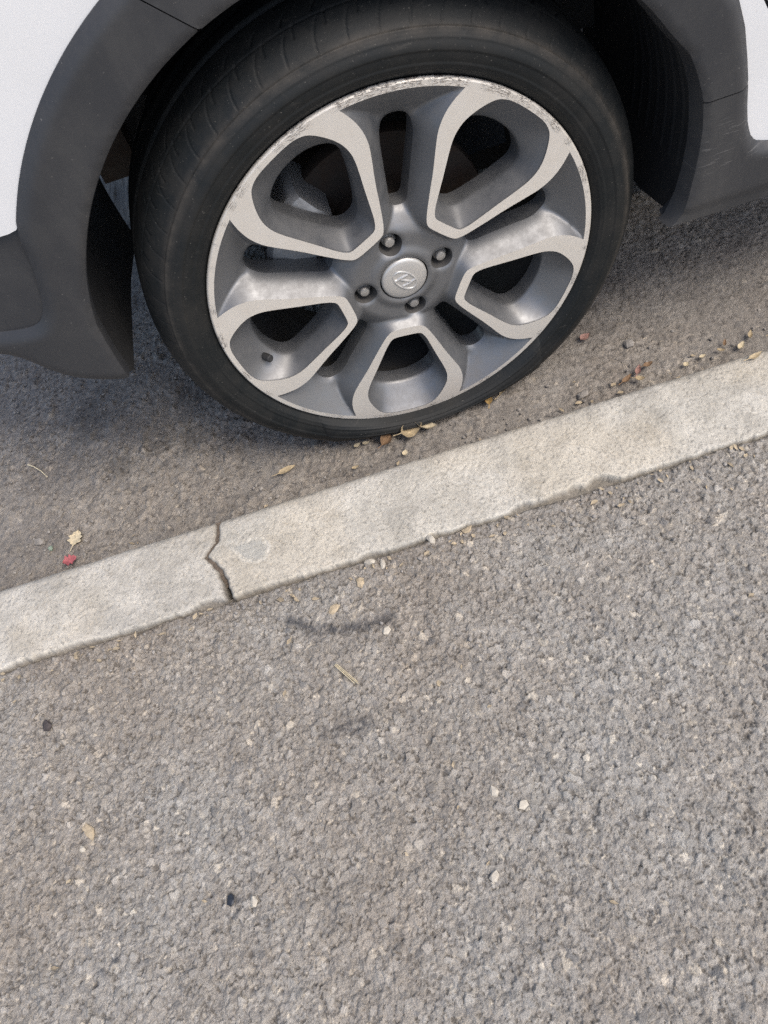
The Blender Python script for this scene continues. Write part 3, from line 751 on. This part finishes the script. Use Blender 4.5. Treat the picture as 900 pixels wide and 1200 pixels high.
# white panels
def y_white(P):
    x, z = P[:, 0], P[:, 1]
    dh = np.maximum(np.hypot(x, z-ZW)-.42, 0)
    return -.0105+.55*np.maximum(z-.66, 0)**1.6+bumper_in(x)*.9-.004*np.clip(dh/.15, 0, 1)
wf = [(-.62, .4780), (-.362, .4780), (-.354, .4800), (-.3485, .4860)]+arc(.4165, 146.5, 40, 50)+[(.3575, .4688), (.3700, .4380), (.3790, .404), (.3848, .378), (.3888, .352), (.3935, .331), (.3995, .314), (.4085, .3030), (.4240, .2975), (.50, .2960)]
wf += [(.478, .32), (.440, .375), (.4055, .428), (.3800, .470), (.362, .52), (.355, .60), (.36, .80), (-.30, .76), (-.62, .70)]
panel('front_fender', wf, .011, y_white, 'white_paint', .02)
dr = [(.5035, .2960), (1.62, .296), (1.62, .86), (.3635, .86), (.3585, .60), (.3655, .522), (.3833, .472), (.4090, .430), (.4435, .377), (.4815, .322)]
panel('front_door', dr, .02, y_white, 'white_paint', .02)
b = MB(); b.loft([[(x-.02, -.0105+.006+.55*max(z-.66, 0)**1.6, z) for x, z in ((.50, .29), (.478, .32), (.440, .375), (.4055, .428), (.38, .47), (.362, .52), (.355, .60), (.36, .80))],
                  [(x+.03, -.0105+.006+.55*max(z-.66, 0)**1.6, z) for x, z in ((.50, .29), (.478, .32), (.440, .375), (.4055, .428), (.38, .47), (.362, .52), (.355, .60), (.36, .80))]], False)
b.build('door_seal', 'seam_dark', car)
# the rest of the body above and behind
side = [(-.60, .70), (-.28, .775), (.36, .86), (.62, .90), (1.20, 1.38), (1.55, 1.44), (2.5, 1.42), (2.95, 1.0), (3.02, .55), (3.0, .30), (1.7, .30), (1.7, .86), (.36, .84), (-.30, .745), (-.60, .66)]
b = MB()
yl = lambda z: .02+.30*max(z-.80, 0)
b.loft([[(x, yl(z)+.02, z) for x, z in side[:10]], [(x, .85, z+.02) for x, z in side[:10]], [(x, 1.68-yl(z), z) for x, z in side[:10]]], False)
b.loft([[(x, 1.66, .30) for x in (-.6, .4, 1.7, 3.0)], [(x, 1.66, .78) for x in (-.6, .4, 1.7, 3.0)]], False)
b.loft([[(-.60, y, z) for z in (.30, .5, .70)] for y in (.05, .85, 1.64)], False)
b.build('body_shell', 'white_paint', car, True, 30)
b = MB(); b.loft([[(.78, .09, .90), (1.22, .20, 1.33), (1.60, .215, 1.40), (1.62, .085, .90)], [(.78, .11, .90), (1.22, .22, 1.33), (1.60, .235, 1.40), (1.62, .105, .90)]], True, True, True); b.build('side_window', 'glass_dark', car, False)
b = MB(); b.box((1.1, .85, .19), (2.6, 1.15, .03)); b.box((-.03, .90, .33), (.62, .9, .16)); b.build('underbody', 'liner_plastic', car, False)

# wheel well liner with ribs
b = MB(); rings = []
A_ = np.radians(np.r_[np.arange(-13, 187.5, 1.0)])
def lr(a):
    d = math.degrees(a); r = .366+.010*sstep(np.array([d]), 40, 100)[0]*(1-sstep(np.array([d]), 120, 160)[0])
    if d > 158: r = np.interp(d, [158, 168, 179, 187], [.3660, .3610, .3570, .3570])
    if d < 45: r = np.interp(d, [-13, -5, 5, 15, 25, 45], [.336, .340, .347, .356, .362, .368])
    return r
for y in (-.006, .01, .03, .06, .10, .14, .18, .22, .26, .30, .34):
    e1 = radians(np.interp(y, [-.006, .03, .2, .3], [179.3, 183.6, 184.2, 187])); e0 = radians(np.interp(y, [-.006, .02, .1], [-2, -7, -10]))
    Ay = e0+(e1-e0)*np.linspace(0, 1, 200); rings.append([(lr(a)*cos(a), y, ZW+lr(a)*sin(a)) for a in Ay])
b.loft(rings, False)
wall = [a for a in A_ if radians(8) < a < radians(150)]
b.loft([[(lr(a)*cos(a), .30, ZW+lr(a)*sin(a)) for a in wall], [(.10*cos(a), .32, ZW+.02+.10*sin(a)) for a in wall]], False)
for k in range(7):    # moulded ribs on the rear of the well
    y = .035+.022*k; a_ = np.radians(np.arange(2, 40, 2.))
    b.loft([[((lr(a)-h_)*cos(a), y+dy_, ZW+(lr(a)-h_)*sin(a)) for a in a_] for h_, dy_ in ((-.001, -.006), (.0012, -.002), (.0012, .002), (-.001, .006))], False)
b.build('wheel_arch_liner', 'liner_plastic', car, True, 50)
# ------------------------------------------------------------------ litter
def leaf(name, x, y, z, L_, w, yaw, mat, label, cat='leaf', group=None, curl=.3, bend=.2, lobes=0, tilt=(0, 0), seed=1, stem=True):
    R_ = random.Random(seed); n, m_ = 14, 6; top = []
    for i_ in range(n+1):
        t = i_/n; wd = w/2*max(.03, sin(pi*min(1, t**.8))**.75)*(1+lobes*(.5*cos(t*pi*7)))
        row = []
        for j_ in range(m_+1):
            v = -1+2*j_/m_
            row.append(((t-.5)*L_+(lobes*.10*L_*abs(v)*(1-t)), v*wd, abs(v)**1.6*curl*wd+bend*L_*((t-.5)**2)*2+R_.uniform(-.05, .05)*w))
        top.append(row)
    b_ = MB(); V_ = [p for r in top for p in r]; k = m_+1
    V_ += [(a, c, d-.0005) for a, c, d in V_]; N = (n+1)*k; Fs = []
    for i_ in range(n):
        for j_ in range(m_):
            a = i_*k+j_; Fs += [(a, a+1, a+k+1, a+k), (N+a+k, N+a+k+1, N+a+1, N+a)]
        a = i_*k; Fs += [(a+k, a+k+N, a+N, a), (a+m_, a+m_+N, a+m_+k+N, a+m_+k)]
    for j_ in range(m_):
        Fs += [(j_, j_+N, j_+1+N, j_+1)]; a = n*k+j_; Fs += [(a+1, a+1+N, a+N, a)]
    b_.add(V_, Fs)
    if stem: b_.loft([[(-.5*L_-q*.35*L_, .0006*cos(t)+.05*L_*q*q, bend*L_*.5+.0006*sin(t)) for t in np.linspace(0, 2*pi, 6, endpoint=False)] for q in (-.2, .4, 1)], True, True, True)
    o_ = b_.build(name, mat, None, True, 50); o_.location = (x, y, z); o_.rotation_euler = (tilt[0], tilt[1], radians(yaw))
    return tag(o_, label, cat, group)
G = .004
GL = 'dry leaves in the gutter'
leaf('dry_leaf', -.570, -.017, G, .027, .021, 70, 'leaf_pale', 'pale tan lobed leaf with its tip up, on the road left of the kerb crack', group=GL, lobes=.5, curl=.15, bend=.05, seed=3)
leaf('leaf_scrap', -.577, -.056, G+.004, .022, .015, 14, 'leaf_red', 'red leaf scrap against the kerb edge, below the pale lobed leaf', group=GL, curl=.3, bend=.2, lobes=.6, tilt=(.15, .1), seed=4, stem=False)
leaf('dry_leaf', -.236, -.014, G, .028, .010, 12, 'leaf_tan', 'slim tan leaf lying alone between the tyre and the kerb', group=GL, curl=.3, bend=.05, seed=5)
leaf('dry_leaf', -.083, -.022, G+.003, .021, .016, 35, 'leaf_brown', 'curled brown leaf just in front of the flat tyre', group=GL, curl=1.4, bend=.3, seed=6, tilt=(.3, 0))
leaf('dry_leaf', -.048, -.020, G+.006, .036, .021, 20, 'leaf_tan', 'crumpled tan leaf pressed against the bottom of the tyre', group=GL, curl=.9, bend=.9, seed=7, tilt=(.5, .2))
leaf('dry_leaf', -.024, -.022, G+.006, .032, .018, -28, 'leaf_pale', 'pale crumpled leaf folded over the tan one under the tyre', group=GL, curl=.8, bend=.6, seed=8, tilt=(-.3, .2))
leaf('leaf_scrap', -.066, -.004, G+.004, .014, .010, 80, 'leaf_tan', 'small tan scrap between the curled brown leaf and the tyre', group=GL, curl=.8, bend=.5, seed=9)
leaf('leaf_scrap', -.126, -.010, G, .011, .006, 20, 'leaf_pale', 'left of two tiny pale scraps at the foot of the tyre', group=GL, seed=10, stem=False)
leaf('leaf_scrap', -.113, -.011, G, .010, .006, -10, 'leaf_pale', 'right of two tiny pale scraps at the foot of the tyre', group=GL, seed=11, stem=False)
leaf('leaf_scrap', -.062, -.050, G, .010, .008, 60, 'leaf_pale', 'tiny cream scrap midway between the curled leaf and the kerb', group=GL, seed=12, stem=False)
leaf('leaf_scrap', -.137, -.048, G, .011, .005, 5, 'leaf_tan', 'thin tan sliver close to the kerb below the tyre', group=GL, seed=13, stem=False)
leaf('dry_leaf', .076, -.006, G+.003, .022, .012, 78, 'leaf_gold', 'golden yellow leaf standing at the lower right of the tyre', group=GL, curl=.7, bend=.3, seed=14, tilt=(.2, 0))
leaf('dry_leaf', .107, .006, G+.002, .032, .007, 38, 'leaf_tan', 'narrow brown rolled leaf touching the tyre beside the golden one', group=GL, curl=1.2, bend=.1, seed=15)
leaf('dry_leaf', .245, .055, G, .017, .012, 20, 'leaf_pink', 'small pinkish leaf alone on the road right of the tyre', group=GL, seed=16, stem=False)
for k, (dx, dy, yw, l_, mt) in enumerate(((-.016, -.006, 30, .024, 'leaf_brown'), (.004, .002, 55, .022, 'leaf_pink'), (.020, .006, 10, .018, 'leaf_brown'), (.000, -.014, -20, .016, 'leaf_tan'))):
    leaf('dry_leaf', .284+dx, -.040+dy, G+.001+.001*k, l_*.85, .008, yw, mt, ['left end leaf of the brown clump by the kerb', 'reddish middle leaf of the brown clump by the kerb', 'right end leaf of the brown clump by the kerb', 'small tan leaf at the front of the brown clump by the kerb'][k], group='clump of brown leaves by the kerb', curl=.8, bend=.5, seed=20+k)
for k, (x, y, l_, w_, yw, mt, lb) in enumerate(((.352, -.052, .011, .009, 20, 'leaf_pale', 'small cream flake on the road edge, nearest the brown clump'), (.378, -.047, .013, .007, 10, 'leaf_pale', 'cream flake on the road edge, second from the brown clump'),
        (.405, -.046, .014, .006, -30, 'leaf_tan', 'thin tan flake in the litter at the right end of the road edge'), (.432, -.050, .020, .010, 40, 'leaf_pale', 'larger pale leaf leaning on the kerb at the right frame edge'),
        (.452, -.036, .020, .008, 60, 'leaf_tan', 'curled tan leaf farthest right along the road edge'), (.415, -.036, .016, .006, 60, 'leaf_brown', 'dark brown twiggy leaf in the litter at the right end'))):
    leaf('leaf_scrap', x, y, G+.001, l_*.8, w_*.8, yw, mt, lb, group='leaf litter at the right end of the road edge', curl=.7, bend=.4, seed=30+k, stem=False)
leaf('dry_leaf', .392, -.136, KT+.002, .020, .007, 15, 'leaf_tan', 'tan leaf lying on top of the kerb at the right', group=GL, curl=.5, bend=.3, seed=40)
# stalks
def stalk(name, pts, r, mat, label, cat):
    b_ = MB(); rings = []
    for i_, p in enumerate(pts):
        q0, q1 = Vector(pts[max(i_-1, 0)]), Vector(pts[min(i_+1, len(pts)-1)]); t = (q1-q0).normalized(); s_ = t.cross(Vector((0, 0, 1))).normalized(); u_ = s_.cross(t)
        rings.append([tuple(Vector(p)+r*(1-.4*i_/len(pts))*(s_*cos(a)+u_*sin(a))) for a in np.linspace(0, 2*pi, 7, endpoint=False)])
    b_.loft(rings, True, True, True); return tag(b_.build(name, mat), label, cat)
stalk('dry_stalk', [(-.652, .156, .006), (-.640, .146, .007), (-.628, .133, .007), (-.617, .117, .006)], .0011, 'straw_pale', 'pale thin curved stalk on the road at the far left', 'stalk')
b = MB()
for k, (dx, dy) in enumerate(((0, 0), (.0012, .0006), (-.0008, -.0009))):
    b.loft([[(-.2075+dx+.021*t*(1-.08*k)+.0011*cos(a), -.3695+dy-.030*t*(1-.06*k)-.0007*cos(a)+dx*.6*t, KT+.0014+.0013*sin(a)) for a in np.linspace(0, 2*pi, 7, endpoint=False)] for t in (0, .3, .7, 1)], True, True, True)
tag(b.build('straw_splinter', 'straw_pale'), 'split pale straw lying on the pavement below the kerb', 'straw')
# stones
ICO = None
def stone_mesh(R_, sx, sy, sz):
    t = (1+sqrt(5))/2
    V_ = [(-1,t,0),(1,t,0),(-1,-t,0),(1,-t,0),(0,-1,t),(0,1,t),(0,-1,-t),(0,1,-t),(t,0,-1),(t,0,1),(-t,0,-1),(-t,0,1)]
    F_ = [(0,11,5),(0,5,1),(0,1,7),(0,7,10),(0,10,11),(1,5,9),(5,11,4),(11,10,2),(10,7,6),(7,1,8),(3,9,4),(3,4,2),(3,2,6),(3,6,8),(3,8,9),(4,9,5),(2,4,11),(6,2,10),(8,6,7),(9,8,1)]
    q = R_.uniform(0, 6.3); out = []
    for v in V_:
        s_ = R_.uniform(.7, 1.25)/1.9; x, y, z = v[0]*s_*sx, v[1]*s_*sy, v[2]*s_*sz
        out.append((x*cos(q)-y*sin(q), x*sin(q)+y*cos(q), z))
    return out, F_
R_ = random.Random(5)
def stone(x, y, z, sx, sy, sz, mat, label, cat='stone', group='pale stone chips on the pavement', name='stone_chip'):
    V_, F_ = stone_mesh(R_, sx, sy, sz); o_ = mk(name, V_, F_, mat, None, False); o_.location = (x, y, z); return tag(o_, label, cat, group)
PZ = KT-.002
for a in ((-.142, -.346, PZ, .006, .0042, .003, 'stone_cream', 'cream stone chip at the right end of the dark tar arc'),
          (-.158, -.276, PZ, .009, .006, .003, 'stone_tan', 'flat tan chip on the pavement just below the kerb edge'),
          (-.141, -.253, PZ, .008, .0045, .004, 'stone_cream', 'pale chip lodged in the joint behind the kerb, left of the forked one'),
          (-.127, -.262, PZ, .004, .008, .003, 'stone_cream', 'upright forked pale chip just below the kerb joint'),
          (-.063, -.248, PZ+.001, .008, .0045, .004, 'stone_cream', 'rounded cream chip in the kerb joint, right of the forked one'),
          (-.018, -.251, PZ, .008, .005, .003, 'stone_tan', 'brownish chip in the kerb joint farthest right of the pale chips'),
          (-.507, -.471, PZ, .0055, .011, .002, 'stone_tan', 'long tan flake at the far left of the pavement'),
          (-.514, -.487, PZ+.001, .005, .004, .003, 'stone_cream', 'white chip just below the long tan flake'),
          (-.054, -.566, PZ+.001, .006, .005, .003, 'stone_cream', 'pale angular chip in the lower middle of the pavement'),
          (-.077, -.546, PZ, .006, .005, .0025, 'stone_cream', 'whitish chip just above left of the pale angular one'),
          (-.335, -.583, PZ, .005, .007, .003, 'stone_cream', 'pale chip right of the small black tar spot'),
          (-.196, -.300, PZ, .006, .008, .002, 'stone_tan', 'dull tan chip above the dark tar arc'),
          (-.558, -.336, PZ+.001, .008, .006, .004, 'stone_dark', 'dark brown lump on the pavement at the left below the kerb'),
          (-.100, -.62, PZ, .006, .004, .003, 'stone_cream', 'pale chip below the whitish chip towards the photo bottom'),
          (.020, -.54, PZ, .004, .004, .003, 'stone_cream', 'small white chip right of the pale angular one')):
    stone(*a)
stone(-.357, -.576, PZ+.0016, .0075, .0048, .0016, 'tar_black', 'flat black tar chip at the lower left of the pavement', group=None, name='tar_chip')
stone(-.611, -.020, .003, .006, .005, .004, 'stone_green', 'small greenish pebble left of the pale lobed leaf', group='pebbles on the road', name='pebble')
stone(-.628, -.002, .003, .009, .007, .005, 'grit_mix', 'grey pebble left of the greenish one on the road', group='pebbles on the road', name='pebble')
stone(.298, .020, .002, .010, .009, .004, 'grit_mix', 'flat grey pebble above the brown leaf clump', group='pebbles on the road', name='pebble')
stone(.205, -.045, .002, .009, .006, .004, 'grit_mix', 'flat grey pebble left of the brown leaf clump beside the kerb', group='pebbles on the road', name='pebble')
# loose grit
b = MB(); R_ = random.Random(11)
for k in range(1500):
    if k < 420: x, y, z = R_.uniform(-.72, .62), -.118+abs(R_.gauss(0, .06)), .0
    elif k < 1150: x, y, z = R_.uniform(-.75, -.2), R_.uniform(-.1, .45), .0
    elif k < 1400: x, y, z = R_.uniform(-.66, .42), -.252-abs(R_.gauss(0, .03)), KT-.003
    else: x, y, z = R_.uniform(-.66, .42), R_.uniform(-.8, -.25), KT-.0025
    s_ = R_.choice((.0008, .0011, .0015, .002, .0028)); V_, F_ = stone_mesh(R_, s_*R_.uniform(.8, 1.4), s_, s_*.7)
    b.add([(a+x, c+y, d+z+.0008) for a, c, d in V_], F_)
tag(b.build('loose_grit', 'grit_mix', None, False), 'loose grit scattered along the kerb', 'grit', kind='stuff')

# broken bits of leaf in the gutter and the joint behind the kerb
b = MB(); R_ = random.Random(23)
for k in range(225):
    if k < 120: x, y, z = R_.uniform(-.7, .6), -.120+abs(R_.gauss(0, .035)), .003
    elif k < 200: x, y, z = R_.uniform(-.66, .42), -.250-abs(R_.gauss(0, .018)), KT-.001
    else: x, y, z = R_.uniform(-.66, .42), R_.uniform(-.8, -.25), KT-.001
    l_ = R_.uniform(.0018, .0055); w_ = l_*R_.uniform(.3, .7); q = R_.uniform(0, 6.3); c_ = R_.uniform(.0004, .0016)
    P_ = [(-l_, 0, 0), (-.3*l_, w_, c_), (.6*l_, .7*w_, c_*.4), (l_, -.1*w_, c_*R_.uniform(-.5, 1)), (.2*l_, -w_, c_*.8)]
    V_ = [(x+a*cos(q)-c*sin(q), y+a*sin(q)+c*cos(q), z+d) for a, c, d in P_]
    b.add(V_+[(a, c, d-.0004) for a, c, d in V_], [(0, 1, 2, 3, 4)[::-1], (5, 6, 7, 8, 9)]+[(i_, (i_+1) % 5, 5+(i_+1) % 5, 5+i_) for i_ in range(5)])
tag(b.build('leaf_crumbs', 'crumb_tan', None, False), 'crumbs of dry leaf scattered along the kerb', 'leaf litter', kind='stuff')
